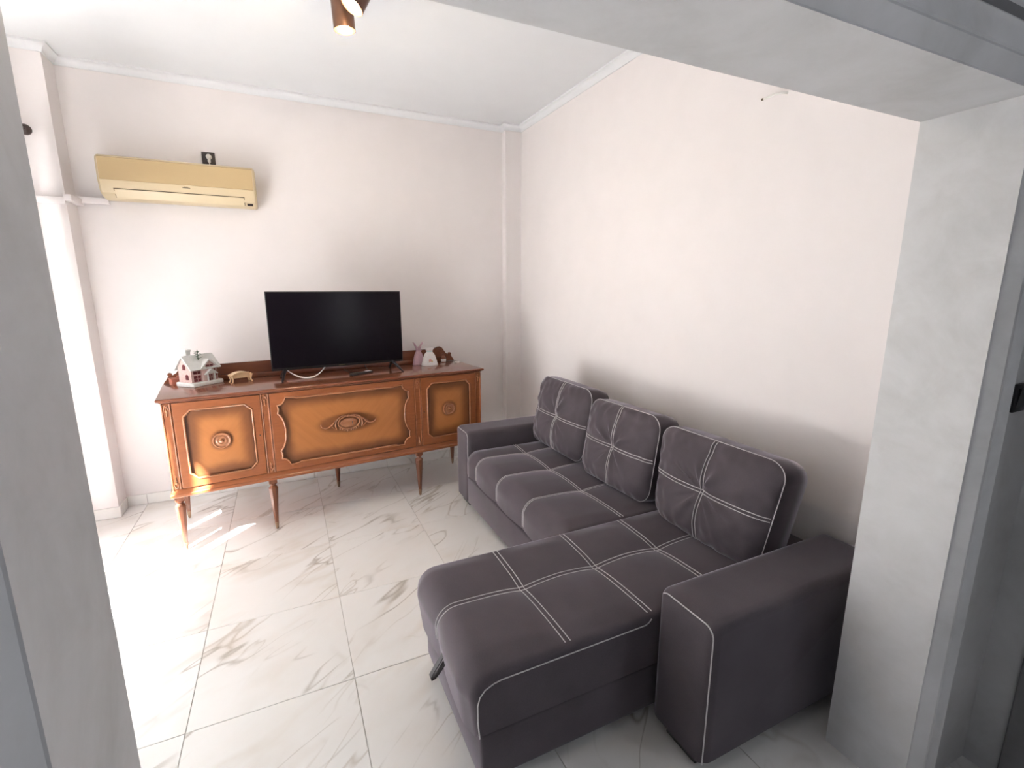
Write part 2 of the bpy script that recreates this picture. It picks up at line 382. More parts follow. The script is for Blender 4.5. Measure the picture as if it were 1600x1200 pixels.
# front wall with the wide opening (polished grey plaster)
def sheared(bm):
    for v in bm.verts: v.co.y += sk(v.co.x)
    return bm
bm = BM()
ox = [(-3.75, 0), (XL, 0), (XL, ZB), (XR, ZB), (XR, 0), (0.12, 0), (0.12, 3.2), (-3.75, 3.2)]
m = Matrix.Translation((0, Y2, 0))
quads = [[(-3.75, 0), (XL, 0), (XL, ZB), (-3.75, ZB)], [(XR, 0), (0.12, 0), (0.12, ZB), (XR, ZB)], [(-3.75, ZB), (XL, ZB), (XR, ZB), (0.12, ZB), (0.12, 3.2), (-3.75, 3.2)]]
prism(bm, ox, Y1 - Y2, m); sheared(bm)
struct(obj('wall_front', bm, 'plaster'), 'mottled grey plaster wall with a wide square opening', 'wall')
# moulded frame round the opening on the near side
def sweep_frame(name, prof, mat, label):
    path = [((XL, 0), (-1, 0)), ((XL, ZB), (-1, 1)), ((XR, ZB), (1, 1)), ((XR, 0), (1, 0))]
    bm = BM(); rings = []
    for (x, z), (dx, dz) in path:
        rings.append([bm.verts.new((x + dx * u, Y2 - v, z + dz * u)) for u, v in prof])
    k = len(prof)
    for a, b in zip(rings, rings[1:]):
        for q in range(k): bm.faces.new((a[q], a[(q + 1) % k], b[(q + 1) % k], b[q]))
    bm.faces.new(rings[0]); bm.faces.new(rings[-1][::-1])
    sheared(bm); return struct(obj(name, bm, mat, smooth=25), label, 'trim')
sweep_frame('trim_2', [(0.002, -0.002), (0.004, 0.0), (0.034, 0.026), (0.040, 0.024), (0.043, 0.028), (0.078, 0.030), (0.088, 0.034), (0.094, 0.030), (0.096, -0.002)], 'plaster', 'grey moulded architrave round the opening')
sweep_frame('trim_3', [(0.096, -0.002), (0.096, 0.005), (0.140, 0.005), (0.142, 0.003), (0.142, -0.002)], 'plaster_dark', 'flat dark grey strip outside the architrave')  # flat strip outside the architrave, darker grey than the plaster
# the room the picture is taken from
NX = -0.055
WN0, WN1, WZ0, WZ1 = -5.75, -4.60, 0.70, 1.95
bm = BM(); box(bm, NX, 0.12, WN1, -3.67, 0, 3.2); box(bm, NX, 0.12, WN0, WN1, 0, WZ0); box(bm, NX, 0.12, WN0, WN1, WZ1, 3.2); box(bm, NX, 0.12, -7.2, WN0, 0, 3.2)
struct(obj('wall_near_right', bm, 'plaster'), 'light grey side wall of the near room', 'wall')
bm = BM(); box(bm, -3.75, 0.12, -7.35, -7.2, 0, 3.2); struct(obj('wall_near', bm, 'paint'), 'painted rear wall of the near room', 'wall')
bm = BM(); box(bm, -3.75, 0.12, -7.2, -3.655, 2.85, 2.95); struct(obj('ceiling_near', bm, 'white'), 'white ceiling of the near room', 'ceiling')
bm = BM(); box(bm, NX - 0.022, NX, -3.86, -3.775, 0.0, 2.12, 0.004, 1); box(bm, NX - 0.022, NX, -4.52, -4.43, 0.0, 2.12, 0.004, 1); box(bm, NX - 0.022, NX, -4.43, -3.86, 2.03, 2.12, 0.004, 1); box(bm, NX - 0.01, NX, -4.43, -3.86, 0.005, 2.03)
d1 = struct(obj('door_1', bm, 'plaster_dark'), 'dark grey door and frame in the near side wall', 'door')
# windows
def window(name, along, fixed, a0, a1, z0, z1, nleaf, label):
    root = struct(empty(name), label, 'window')
    fw_, th = 0.06, 0.03
    def bx(bm, p0, p1, q0, q1): box(bm, fixed - th, fixed + th, p0, p1, q0, q1, 0.004, 1)
    step = (a1 - a0) / nleaf
    for i in range(nleaf):
        s, e = a0 + i * step, a0 + (i + 1) * step
        bm = BM(); bx(bm, s + .003, s + fw_, z0, z1); bx(bm, e - fw_, e - .003, z0, z1); bx(bm, s + fw_, e - fw_, z0, z0 + fw_); bx(bm, s + fw_, e - fw_, z1 - fw_, z1)
        f = obj('window_frame', bm, 'alu', root)
        bm = BM(); box(bm, fixed - 0.004, fixed + 0.004, s + fw_, e - fw_, z0 + fw_, z1 - fw_); obj('pane', bm, 'glass', f)
    return root
window('window_1', 'y', XW - 0.14, DY0, DY1, 0.0, DZ, 2, 'white framed balcony door letting daylight in')
window('window_added', 'y', 0.03, WN0, WN1, WZ0, WZ1, 1, 'added white framed window, unseen, lighting the near room')  # unseen window, added to light the near room and the opening's frame
portal((XW - 0.05, (DY0 + DY1) / 2, DZ / 2), (0, -math.pi / 2, 0), DZ, DY1 - DY0)
portal((-0.02, (WN0 + WN1) / 2, (WZ0 + WZ1) / 2), (0, math.pi / 2, 0), WZ1 - WZ0, WN1 - WN0)
bm = BM(); box(bm, -6.0, XW - 0.22, -8, 2, -0.12, -0.03); struct(obj('floor_balcony_bounce', bm, 'concrete'), 'unseen pale balcony paving, added to bounce sun indoors', 'balcony')  # unseen paving, added to bounce sun up to the ceiling

# ================================================================== ROD AND ADDED SUN-SHAPING CURTAINS on the left wall
def rod():
    root = empty('curtain_rod', (-3.372, -0.288, 2.534)); tag(root, 'dark curtain rod with ball finial by the left pier', 'curtain rod')
    bm = BM(); tube(bm, [(0, 0.0, 0), (0, -2.75, 0)], 0.010, 12); obj('rod', bm, 'dark_brown', root, 40)
    bm = BM(); lathe(bm, [(0.0, -0.012), (0.014, -0.01), (0.012, 0.0), (0.02, 0.006), (0.030, 0.022), (0.030, 0.036), (0.02, 0.05), (0.0, 0.056)], 18, Matrix.Rotation(-math.pi / 2, 4, 'X')); obj('finial', bm, 'dark_brown', root, 60)
    for y in (-0.12, -2.6):
        bm = BM(); tube(bm, [(0, y, -0.0), (-0.07, y, -0.012), (-0.146, y, -0.012)], 0.007, 8); lathe(bm, [(0.0, 0), (0.022, 0), (0.022, 0.006), (0, 0.006)], 14, Matrix.Translation((-0.148, y, -0.012)) @ Matrix.Rotation(math.pi / 2, 4, 'Y')); obj('bracket', bm, 'dark_brown', root, 40)
rod()
def sheer(y0, y1, label, hem=0.015):  # unseen panels, added so their gaps and raised hem shape the sun
    bm = BM(); n = int((y1 - y0) / 0.012); zs = [hem + (2.522 - hem) * q for q in (0, 0.33, 0.66, 1)]; rows = []
    for z in zs:
        rows.append([bm.verts.new((-3.372 + 0.022 * math.sin((y0 + (y1 - y0) * i / n) * 62) * (0.6 + 0.4 * math.sin(i * 0.37)), y0 + (y1 - y0) * i / n, z)) for i in range(n + 1)])
    for a, b in zip(rows, rows[1:]):
        for i in range(n): bm.faces.new((a[i], a[i + 1], b[i + 1], b[i]))
    o = obj('added_sheer_curtain', bm, 'sheer', smooth=80); tag(o, label, 'curtain', 'unseen sheer curtains added to shape the sun at the balcony door')
sheer(-2.95, -1.785, 'added wide sheer white curtain panel, hem raised to let sun under', 0.72)
sheer(-1.735, -1.605, 'added very narrow sheer white curtain panel between two slits of sun')
sheer(-1.565, -1.255, 'added medium sheer white curtain panel between two slits of sun')
sheer(-1.195, -0.42, 'added sheer white curtain panel next to the left pier')

# ================================================================== SIDEBOARD
SBX, SBY, SBA = -1.728, -0.8006, R(6.53)
sb = empty('sideboard', (SBX, SBY, 0), SBA); tag(sb, 'walnut sideboard with burnished panels, carved knobs and tapered legs', 'sideboard')
FY, BY = -0.020, 0.535          # front and back of the carcass
def arc(cx, cz, r, a0, a1, n=8): return [(cx + r * math.cos(R(a0 + (a1 - a0) * i / n)), cz + r * math.sin(R(a0 + (a1 - a0) * i / n))) for i in range(n + 1)]
bm = BM(); box(bm, -1.055, 1.055, FY + 0.014, BY, 0.405, 0.95, 0.002, 1); obj('carcass', bm, 'wood', sb)
# top with ogee edge
def slab_profile(bm, hx, y0, y1, prof):
    rings = []
    for o, z in prof: rings.append([bm.verts.new(p) for p in ((-hx - o, y0 - o, z), (hx + o, y0 - o, z), (hx + o, y1, z), (-hx - o, y1, z))])
    for a, b in zip(rings, rings[1:]):
        for k in range(4): bm.faces.new((a[k], a[(k + 1) % 4], b[(k + 1) % 4], b[k]))
    bm.faces.new(rings[0][::-1]); bm.faces.new(rings[-1])
bm = BM(); slab_profile(bm, 1.055, FY, BY, [(0.0, 0.95), (0.006, 0.951), (0.008, 0.956), (0.016, 0.960), (0.022, 0.964), (0.023, 0.972), (0.020, 0.976), (0.018, 0.977)])
obj('top', bm, 'wood_top', sb, 30)
bm = BM(); slab_profile(bm, 1.055, FY, BY, [(-0.004, 0.362), (0.012, 0.362), (0.016, 0.368), (0.016, 0.380), (0.010, 0.386), (0.008, 0.394), (0.002, 0.404), (0.0, 0.410)])
obj('plinth_moulding', bm, 'wood', sb, 30)
# pilasters
def pilaster(xc):
    p = None
    bm = BM(); box(bm, xc - 0.024, xc + 0.024, FY - 0.004, FY + 0.02, 0.412, 0.948, 0.002, 1)
    for s in (-1, 1): tube(bm, [(xc + s * 0.0195, FY - 0.004, 0.414), (xc + s * 0.0195, FY - 0.004, 0.946)], 0.0045, 8)
    p = obj('pilaster', bm, 'wood', sb, 30)
    for z0, s in ((0.905, 1), (0.452, -1)):
        bm = BM()
        blob(bm, (xc, FY - 0.006, z0), (0.006, 0.006, 0.010)); blob(bm, (xc - 0.008, FY - 0.006, z0 + 0.018 * s), (0.004, 0.005, 0.017), mat=Matrix.Rotation(R(18 * s), 4, 'Y')); blob(bm, (xc + 0.008, FY - 0.006, z0 + 0.018 * s), (0.004, 0.005, 0.017), mat=Matrix.Rotation(R(-18 * s), 4, 'Y'))
        blob(bm, (xc, FY - 0.005, z0 - 0.022 * s), (0.004, 0.005, 0.016)); blob(bm, (xc, FY - 0.006, z0 + 0.026 * s), (0.0035, 0.005, 0.008))
        obj('carving', bm, 'wood_carve', p, 60)
for xc in (-1.032, -0.515, 0.515, 1.032): pilaster(xc)
# small doors
def small_door(xc, key):
    hw, zc, hh = 0.232, 0.680, 0.266
    outer = [(-hw, -hh), (hw, -hh), (hw, hh), (-hw, hh)]
    a, b, c = 0.182, 0.216, 0.037
    inner = [(-a + c, -b), (a - c, -b), (a - c + 0.005, -b + 0.008), (a - 0.008, -b + c - 0.005), (a, -b + c), (a, b - c), (a - 0.008, b - c + 0.005), (a - c + 0.005, b - 0.008), (a - c, b), (-a + c, b), (-a + c - 0.005, b - 0.008), (-a + 0.008, b - c + 0.005), (-a, b - c), (-a, -b + c), (-a + 0.008, -b + c - 0.005), (-a + c - 0.005, -b + 0.008)]
    d = holed_board('door', outer, inner, 0.018, 0.004, 'wood', sb, (xc, FY + 0.001, zc))
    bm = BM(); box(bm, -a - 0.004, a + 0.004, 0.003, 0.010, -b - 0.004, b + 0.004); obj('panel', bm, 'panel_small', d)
    bm = BM(); tube(bm, [(x, -0.008, z) for x, z in inner], 0.0065, 8, closed=True); obj('bead', bm, 'wood_carve', d, 60)
    bm = BM(); lathe(bm, [(0.0, 0.0), (0.050, 0.0), (0.053, 0.006), (0.050, 0.013), (0.044, 0.014), (0.040, 0.009), (0.034, 0.008), (0.028, 0.012), (0.022, 0.013), (0.018, 0.010), (0.012, 0.012), (0.010, 0.024), (0.007, 0.029), (0.0, 0.031)], 28, Matrix.Translation((0, 0.003, 0)) @ Matrix.Rotation(math.pi / 2, 4, 'X')); obj('knob', bm, 'wood_carve', d, 50)
    bm = BM(); lathe(bm, [(0, 0), (0.005, 0), (0.004, 0.003), (0, 0.003)], 10, Matrix.Translation((key * 0.212, -0.0085, 0)) @ Matrix.Rotation(math.pi / 2, 4, 'X')); obj('keyhole', bm, 'dark_brown', d, 50)
small_door(-0.7735, 1); small_door(0.7735, -1)
# centre drop front
def centre():
    hw, zc, hh = 0.489, 0.680, 0.266
    outer = [(-hw, -hh), (hw, -hh), (hw, hh), (-hw, hh)]
    def q(sx, sz):   # one quarter from the end of the top bead round the corner to the middle of the side
        pts = [(0.33, 0.222), (0.345, 0.229), (0.395, 0.232), (0.400, 0.215), (0.410, 0.198), (0.425, 0.186), (0.445, 0.180), (0.440, 0.165), (0.441, 0.145), (0.447, 0.128), (0.432, 0.110), (0.420, 0.085), (0.412, 0.055), (0.408, 0.025)]
        return [(sx * x, sz * z) for x, z in pts]
    inner = q(1, 1) + q(1, -1)[::-1] + q(-1, -1) + q(-1, 1)[::-1]
    d = holed_board('drop_front', outer, inner, 0.018, 0.004, 'wood', sb, (0, FY + 0.001, zc))
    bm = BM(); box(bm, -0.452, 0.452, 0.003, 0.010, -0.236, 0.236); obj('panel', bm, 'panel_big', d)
    for pts in (q(1, 1)[::-1] + q(-1, 1),): pass
    bm = BM(); tube(bm, [(x, -0.008, z) for x, z in inner], 0.0065, 8, closed=True); obj('bead', bm, 'wood_carve', d, 60)
    # carved cartouche
    bm = BM(); y = 0.0
    blob(bm, (0, 0.004, 0), (0.062, 0.008, 0.036), 3)
    tube(bm, [(0.075 * math.cos(R(a)), -0.002, 0.046 * math.sin(R(a)) + 0.004) for a in range(0, 360, 12)], 0.0055, 8, closed=True)
    for s in (-1, 1):
        tube(bm, [(s * x, -0.004, z) for x, z in [(0.086, -0.035), (0.094, -0.01), (0.088, 0.022), (0.07, 0.044), (0.04, 0.056), (0.018, 0.053), (0.012, 0.046)]], [0.004, 0.007, 0.007, 0.006, 0.006, 0.005, 0.003], 8)
        tube(bm, [(s * x, -0.003, z) for x, z in [(0.082, 0.03), (0.10, 0.020), (0.112, 0.0), (0.122, -0.004), (0.14, -0.018), (0.165, -0.02), (0.182, -0.008), (0.190, 0.006), (0.184, 0.010)]], [0.003, 0.006, 0.007, 0.007, 0.007, 0.006, 0.005, 0.004, 0.003], 8)
        tube(bm, [(s * x, -0.002, z) for x, z in [(0.092, -0.03), (0.104, -0.028), (0.118, -0.012), (0.124, 0.004)]], [0.003, 0.006, 0.005, 0.003], 8)
        for i in range(4): blob(bm, (s * (0.012 + 0.017 * i), -0.002, -0.053 + 0.006 * i), (0.008, 0.007, 0.011), 1)
    blob(bm, (0, -0.005, 0.056), (0.007, 0.006, 0.007), 2)
    orn = obj('cartouche', bm, 'wood_carve', d, 60, loc=(0, -0.007, 0))
    bm = BM(); box(bm, 0.020, 0.026, -0.0055, -0.002, -0.009, 0.009); obj('keyhole', bm, 'dark_brown', orn)
centre()
# legs
def leg_mesh():
    bm = BM(); box(bm, -0.025, 0.025, -0.025, 0.025, 0.335, 0.364, 0.002, 1)
    lathe(bm, [(0.020, 0.336), (0.024, 0.331), (0.024, 0.325), (0.017, 0.320), (0.016, 0.315), (0.026, 0.306), (0.030, 0.298), (0.029, 0.288), (0.020, 0.16), (0.0125, 0.05)], 8, start=math.pi / 8)
    return bm
def ferrule_mesh():
    bm = BM(); lathe(bm, [(0.0132, 0.052), (0.0138, 0.048), (0.009, 0.004), (0.006, 0.0)], 8, start=math.pi / 8); return bm
lg = obj('leg', leg_mesh(), 'wood_leg', sb, 30); fr = obj('ferrule', ferrule_mesh(), 'brass', lg, 30)
spots = [(-1.03, 0.002), (-0.515, 0.002), (0.515, 0.002), (1.03, 0.002), (-1.03, 0.508), (0.0, 0.508), (1.03, 0.508)]
for i, (x, y) in enumerate(spots):
    if i == 0: lg.location = (x, y, 0)
    else:
        l2 = share(lg, 'leg', (x, y, 0), parent=sb); share(fr, 'ferrule', parent=l2)
# gallery along the back of the top
bm = BM(); box(bm, -1.0, 1.0, 0.488, 0.53, 0.977, 1.012, 0.004, 2)
gal = obj('gallery', bm, 'wood_top', sb, 30)
half = [(0.0, 1.0), (0.0, 1.093), (0.86, 1.089), (0.89, 1.096), (0.915, 1.106), (0.938, 1.108), (0.958, 1.096), (0.975, 1.072), (0.992, 1.048), (1.015, 1.034), (1.035, 1.030), (1.045, 1.020), (1.055, 1.002), (1.066, 0.99), (1.07, 0.978), (0.0, 0.978)]
pts = half[1:-1] + [(-x, z) for x, z in half[1:-1]][::-1]
bm = BM(); prism(bm, [(x, z) for x, z in pts if not (x == 0 and False)], 0.018, Matrix.Translation((0, 0.512, 0))); obj('backboard', bm, 'wood_top', gal, 30)
for s in (-1, 1):
    bm = BM(); lathe(bm, [(0, -0.014), (0.013, -0.012), (0.015, 0), (0.013, 0.012), (0, 0.014)], 14, Matrix.Translation((s * 1.030, 0.518, 1.038)) @ Matrix.Rotation(math.pi / 2, 4, 'X')); obj('scroll_bead', bm, 'wood_top', gal, 60); bm = BM(); tube(bm, [(s * x, 0.510, z) for x, z in [(0.895, 1.068), (0.912, 1.086), (0.935, 1.088), (0.948, 1.072), (0.938, 1.058), (0.924, 1.062)]], 0.006, 8); obj('scroll', bm, 'wood_top', gal, 60)

def on_sb(x, y, z=0.977):
    v = Matrix.Translation((SBX, SBY, 0)) @ Matrix.Rotation(SBA, 4, 'Z') @ Vector((x, y, z)); return v
# ================================================================== TELEVISION
def tv():
    root = empty('television', on_sb(0.042, 0.27), SBA); tag(root, 'black flat screen television standing on the walnut sideboard', 'television')
    W2, Z0, Z1 = 0.472, 0.066, 0.614
    bm = BM(); box(bm, -W2, W2, 0.0, 0.022, Z0, Z1, 0.003, 2); box(bm, -0.36, 0.36, 0.02, 0.06, Z0 + 0.02, Z0 + 0.34, 0.012, 2); obj('housing', bm, 'black', root, 40)
    bm = BM(); box(bm, -W2 + 0.006, W2 - 0.006, -0.0015, 0.002, Z0 + 0.018, Z1 - 0.006); obj('screen', bm, 'screen', root)
    bm = BM(); box(bm, -0.022, 0.022, -0.002, 0.001, Z0 + 0.006, Z0 + 0.011); obj('badge', bm, 'dark_line', root)
    for s in (-1, 1):
        bm = BM()
        for dy in (-0.115, 0.13):
            a = Vector((s * 0.385, 0.012, Z0 + 0.01)); b = Vector((s * (0.405 if dy > 0 else 0.425), dy, 0.006))
            tube(bm, [a, a.lerp(b, 0.5), b, b + Vector((0, 0.02 * (1 if dy > 0 else -1), -0.001))], [0.013, 0.010, 0.0075, 0.005], 8)
        obj('foot', bm, 'black', root, 60)
tv()
# white cable loop under the screen, black cable, remote
bm = BM()
for k in range(2):
    pts = [on_sb(-0.335 + 0.26 * t + 0.012 * k * (t - 0.3), 0.30 - 0.075 * math.sin(math.pi * t) + 0.010 * k, 0.977 + 0.004 + 0.062 * abs(2 * t - 1) ** 2.2 + 0.003 * k) for t in [i / 24 for i in range(25)]]
    tube(bm, pts, 0.0036, 8)
tag(obj('white_cable', bm, 'white_plastic', smooth=60), 'looped white cable hanging below the television', 'cable')
bm = BM(); tube(bm, [on_sb(*p) for p in [(0.06, 0.30, 1.01), (0.10, 0.285, 0.982), (0.17, 0.278, 0.981), (0.22, 0.28, 0.981), (0.232, 0.29, 0.99), (0.22, 0.31, 1.03)]], 0.003, 8)
tag(obj('black_cable', bm, 'black', smooth=60), 'thin black cable behind the remote control', 'cable')
def remote():
    p = on_sb(0.165, 0.205); root = empty('remote_control', p, SBA + R(24)); tag(root, 'black remote control lying in front of the television', 'remote control')
    bm = BM(); box(bm, -0.095, 0.095, -0.022, 0.022, 0.0, 0.018, 0.006, 2); obj('shell', bm, 'black', root, 40)
    bm = BM(); box(bm, 0.040, 0.085, -0.015, 0.015, 0.018, 0.0195, 0.0005, 1); obj('label_plate', bm, 'white_plastic', root)
    for i in range(3):
        for j in range(5):
            bm = BM(); lathe(bm, [(0, 0), (0.0035, 0), (0.003, 0.0015), (0, 0.0018)], 8, Matrix.Translation((-0.08 + 0.02 * j, -0.011 + 0.011 * i, 0.0178))); obj('button', bm, 'dark_line', root, 40)
remote()

# ================================================================== ORNAMENTS ON THE SIDEBOARD
def house():
    p = on_sb(-0.893, 0.268); root = empty('house_ornament', p, SBA + R(38)); tag(root, 'snow covered white toy house with dark red windows', 'ornament')
    bm = BM(); box(bm, 0, 0.215, 0, 0.165, 0, 0.026, 0.005, 2); obj('base', bm, 'snow', root, 40)
    bm = BM(); X0, X1, Y0, Y1_, H, RZ = 0.012, 0.200, 0.030, 0.145, 0.125, 0.195
    prism(bm, [(Y0, 0.02), (Y1_, 0.02), (Y1_, H), ((Y0 + Y1_) / 2, RZ), (Y0, H)], X1 - X0, Matrix(((0, 1, 0, X0), (1, 0, 0, 0), (0, 0, 1, 0), (0, 0, 0, 1))))
    # cross gable and porch
    prism(bm, [(0.085, 0.02), (0.185, 0.02), (0.185, 0.12), (0.135, 0.165), (0.085, 0.12)], 0.06, Matrix.Translation((0, 0.016, 0)))
    obj('walls', bm, 'house_wall', root)
    def slope(a, b, c, d, t=0.009):
        bm = BM(); vs = [Vector(q) for q in (a, b, c, d)]; n = (vs[1] - vs[0]).cross(vs[3] - vs[0]).normalized()
        if n.z < 0: n = -n
        lo = [bm.verts.new(v) for v in vs]; hi = [bm.verts.new(v + n * t) for v in vs]
        bm.faces.new(lo); bm.faces.new(hi)
        for k in range(4): bm.faces.new((lo[k], lo[(k + 1) % 4], hi[(k + 1) % 4], hi[k]))
        obj('roof_slope', bm, 'snow', root)
    ym = (Y0 + Y1_) / 2
    for ye in (Y0 - 0.016, Y1_ + 0.016):
        zz = H - 0.016 * (RZ - H) / (ym - Y0)
        slope((X0 - 0.014, ye, zz), (X1 + 0.014, ye, zz), (X1 + 0.014, ym, RZ), (X0 - 0.014, ym, RZ))
    for s in (-1, 1): slope((0.135 + s * 0.064, 0.004, 0.107), (0.135 + s * 0.064, 0.075, 0.107), (0.135, 0.085, 0.166), (0.135, 0.004, 0.166))
    # porch
    bm = BM(); box(bm, 0.108, 0.114, -0.006 + 0.008, 0.010, 0.024, 0.075); box(bm, 0.156, 0.162, 0.002, 0.010, 0.024, 0.075); prism(bm, [(0.104, 0.075), (0.166, 0.075), (0.135, 0.100)], 0.016, Matrix.Translation((0, 0.002, 0))); obj('porch', bm, 'snow', root)
    for s in (-1, 1): slope((0.135 + s * 0.040, -0.004, 0.068), (0.135 + s * 0.040, 0.02, 0.068), (0.135, 0.02, 0.101), (0.135, -0.004, 0.101), 0.006)
    def win(x0, x1, z0, z1, y):
        bm = BM(); box(bm, x0, x1, y - 0.003, y + 0.002, z0, z1, 0.001, 1); o = obj('window', bm, 'house_red', root)
        bm = BM(); box(bm, (x0 + x1) / 2 - 0.001, (x0 + x1) / 2 + 0.001, y - 0.0045, y - 0.002, z0, z1); box(bm, x0, x1, y - 0.0045, y - 0.002, (z0 + z1) / 2 - 0.001, (z0 + z1) / 2 + 0.001); obj('glazing_bar', bm, 'house_wall', o)
    win(0.028, 0.076, 0.080, 0.118, Y0); win(0.028, 0.076, 0.030, 0.070, Y0); win(0.122, 0.148, 0.026, 0.068, 0.016); win(0.164, 0.183, 0.080, 0.114, 0.016); win(0.164, 0.183, 0.030, 0.070, 0.016); win(0.108, 0.160, 0.112, 0.134, 0.016)
    for z0 in (0.045, 0.11):
        bm = BM(); prism(bm, [(-0.012, 0), (0.012, 0)] + arc(0, 0.024, 0.012, 0, 180, 8), 0.004, Matrix(((0, 1, 0, X0 - 0.003), (1, 0, 0, ym - (0.02 if z0 < 0.1 else 0)), (0, 0, 1, z0), (0, 0, 0, 1)))); obj('arched_window', bm, 'house_red', root)
    bm = BM(); box(bm, 0.045, 0.078, 0.10, 0.13, 0.15, 0.225, 0.003, 1); box(bm, 0.041, 0.082, 0.096, 0.134, 0.222, 0.238, 0.005, 2); obj('chimney', bm, 'snow', root, 40)
    bm = BM()
    rr = random.Random(3)
    for i in range(26):
        a = rr.uniform(0, 6.28); h = rr.uniform(0.0, 0.05); l = 0.016 + 0.016 * (0.05 - h) / 0.05
        tube(bm, [(0.092, 0.055, 0.172 + h), (0.092 + l * math.cos(a), 0.055 + l * math.sin(a), 0.184 + h)], [0.0018, 0.0008], 4)
    tube(bm, [(0.092, 0.055, 0.15), (0.092, 0.055, 0.235)], 0.0022, 6); obj('pine_sprig', bm, 'pine', root)
house()
def bench():
    p = on_sb(-0.622, 0.35); root = empty('miniature_bench', p, SBA + R(18)); tag(root, 'miniature light wooden bench with arched seat beside the toy house', 'ornament')
    bm = BM(); w, n = 0.07, 16; d = 0.030
    top = []
    prof = [(-w + 2 * w * i / n, 0.052 + 0.020 * (1 - ((2 * i / n) - 1) ** 2)) for i in range(n + 1)]
    prism(bm, prof + [(x, z - 0.007) for x, z in prof[::-1]], 2 * d, Matrix.Translation((0, -d, 0))); obj('seat', bm, 'light_wood', root, 40)
    bm = BM(); prism(bm, [(-0.055, 0.030), (0.055, 0.030), (0.055, 0.056), (0.02, 0.066), (-0.02, 0.066), (-0.055, 0.056)], 0.005, Matrix.Translation((0, -0.022, 0))); obj('apron', bm, 'light_wood', root)
    bm = BM(); prism(bm, [(-0.055, 0.030), (0.055, 0.030), (0.055, 0.056), (0.02, 0.066), (-0.02, 0.066), (-0.055, 0.056)], 0.005, Matrix.Translation((0, 0.017, 0))); obj('apron', bm, 'light_wood', root)
    for sx in (-1, 1):
        for sy in (-1, 1):
            bm = BM(); tube(bm, [(sx * 0.055, sy * 0.02, 0.058), (sx * 0.060, sy * 0.022, 0.042), (sx * 0.056, sy * 0.021, 0.022), (sx * 0.060, sy * 0.023, 0.006), (sx * 0.066, sy * 0.026, 0.0)], [0.009, 0.009, 0.006, 0.005, 0.006], 8); obj('leg', bm, 'light_wood', root, 60)
bench()
def pouch(name, x, y, rz, w, d, h, mat, label, ears, printed):
    root = empty(name, on_sb(x, y), SBA + rz); tag(root, label, 'gift bag', 'gauze gift bags right of the television')
    bm = BM(); seg = 36; rings = []
    prof = [(0.0, 1.04), (0.03, 1.10), (0.12, 1.02), (0.28, 0.92), (0.45, 0.80), (0.60, 0.66), (0.71, 0.46), (0.78, 0.33), (0.83, 0.42), (0.91, 0.54), (1.0, 0.62)]
    rr = random.Random(len(label))
    ph = [rr.uniform(0, 6.28) for _ in range(3)]
    for t, s in prof:
        ring = []
        for k in range(seg):
            a = 2 * math.pi * k / seg; f = 1 + (0.02 + 0.12 * max(0, t - 0.4)) * math.sin(9 * a + ph[0]) + 0.04 * math.sin(4 * a + ph[1])
            sx = s * f; sy = (0.35 + 0.65 * s) * f if t < 0.75 else s * f
            zz = t * h + (ears * h * abs(math.cos(a)) ** 3 if t > 0.85 else 0)
            ex = (1.0 + ears * 2.2 * abs(math.cos(a)) ** 2) if t > 0.95 else 1.0
            ring.append(bm.verts.new((w / 2 * sx * ex * math.copysign(abs(math.cos(a)) ** 0.8, math.cos(a)), d / 2 * sy * math.copysign(abs(math.sin(a)) ** 0.8, math.sin(a)), zz)))
        rings.append(ring)
    for a, b in zip(rings, rings[1:]):
        for k in range(seg): bm.faces.new((a[k], a[(k + 1) % seg], b[(k + 1) % seg], b[k]))
    bm.faces.new(rings[0][::-1])
    obj('pouch', bm, mat, root, 70)
    bm = BM(); tube(bm, [(w / 2 * 0.33 * math.cos(R(a)), d / 2 * 0.36 * math.sin(R(a)), 0.78 * h) for a in range(0, 360, 15)], 0.0035, 6, closed=True)
    for s in (-1, 1): tube(bm, [(0, -d * 0.19, 0.78 * h), (s * 0.014, -d * 0.25, 0.82 * h), (s * 0.024, -d * 0.24, 0.79 * h), (s * 0.012, -d * 0.22, 0.76 * h), (0, -d * 0.19, 0.78 * h)], 0.002, 6)
    obj('ribbon', bm, 'mint' if printed else 'cloth_lilac', root, 60)
    if printed:
        for (px, pz, r, mt) in ((-0.004, 0.045, 0.013, 'pink'), (0.010, 0.036, 0.009, 'gold'), (-0.012, 0.030, 0.007, 'gold'), (0.004, 0.028, 0.006, 'mint')):
            bm = BM(); lathe(bm, [(0, 0), (r, 0.0), (r * 0.9, 0.0015), (0, 0.002)], 12, Matrix.Translation((px, -d / 2 * 0.93, pz)) @ Matrix.Rotation(math.pi / 2, 4, 'X')); obj('print_spot', bm, mt, root, 40)
pouch('gift_bag', 0.770, 0.345, R(-6), 0.125, 0.075, 0.150, 'cloth_white', 'white gauze gift bag with a small pink print', 0.02, True)
pouch('gift_bag', 0.705, 0.43, R(10), 0.100, 0.06, 0.150, 'cloth_lilac', 'lilac gift bag with pointed top behind the white one', 0.30, False)
def bottle():
    root = empty('small_bottle', on_sb(0.945, 0.455), SBA); tag(root, 'tiny brown bottle with a white label near the gallery scroll', 'bottle')
    bm = BM(); lathe(bm, [(0, 0), (0.019, 0), (0.021, 0.004), (0.021, 0.040), (0.015, 0.052), (0.009, 0.056), (0.009, 0.066), (0.011, 0.067), (0.011, 0.074), (0, 0.074)], 20); obj('bottle_body', bm, 'amber', root, 50)
    bm = BM(); lathe(bm, [(0.0216, 0.004), (0.0222, 0.005), (0.0222, 0.026), (0.0216, 0.027)], 24); obj('label_band', bm, 'white_plastic', root, 50)
bottle()
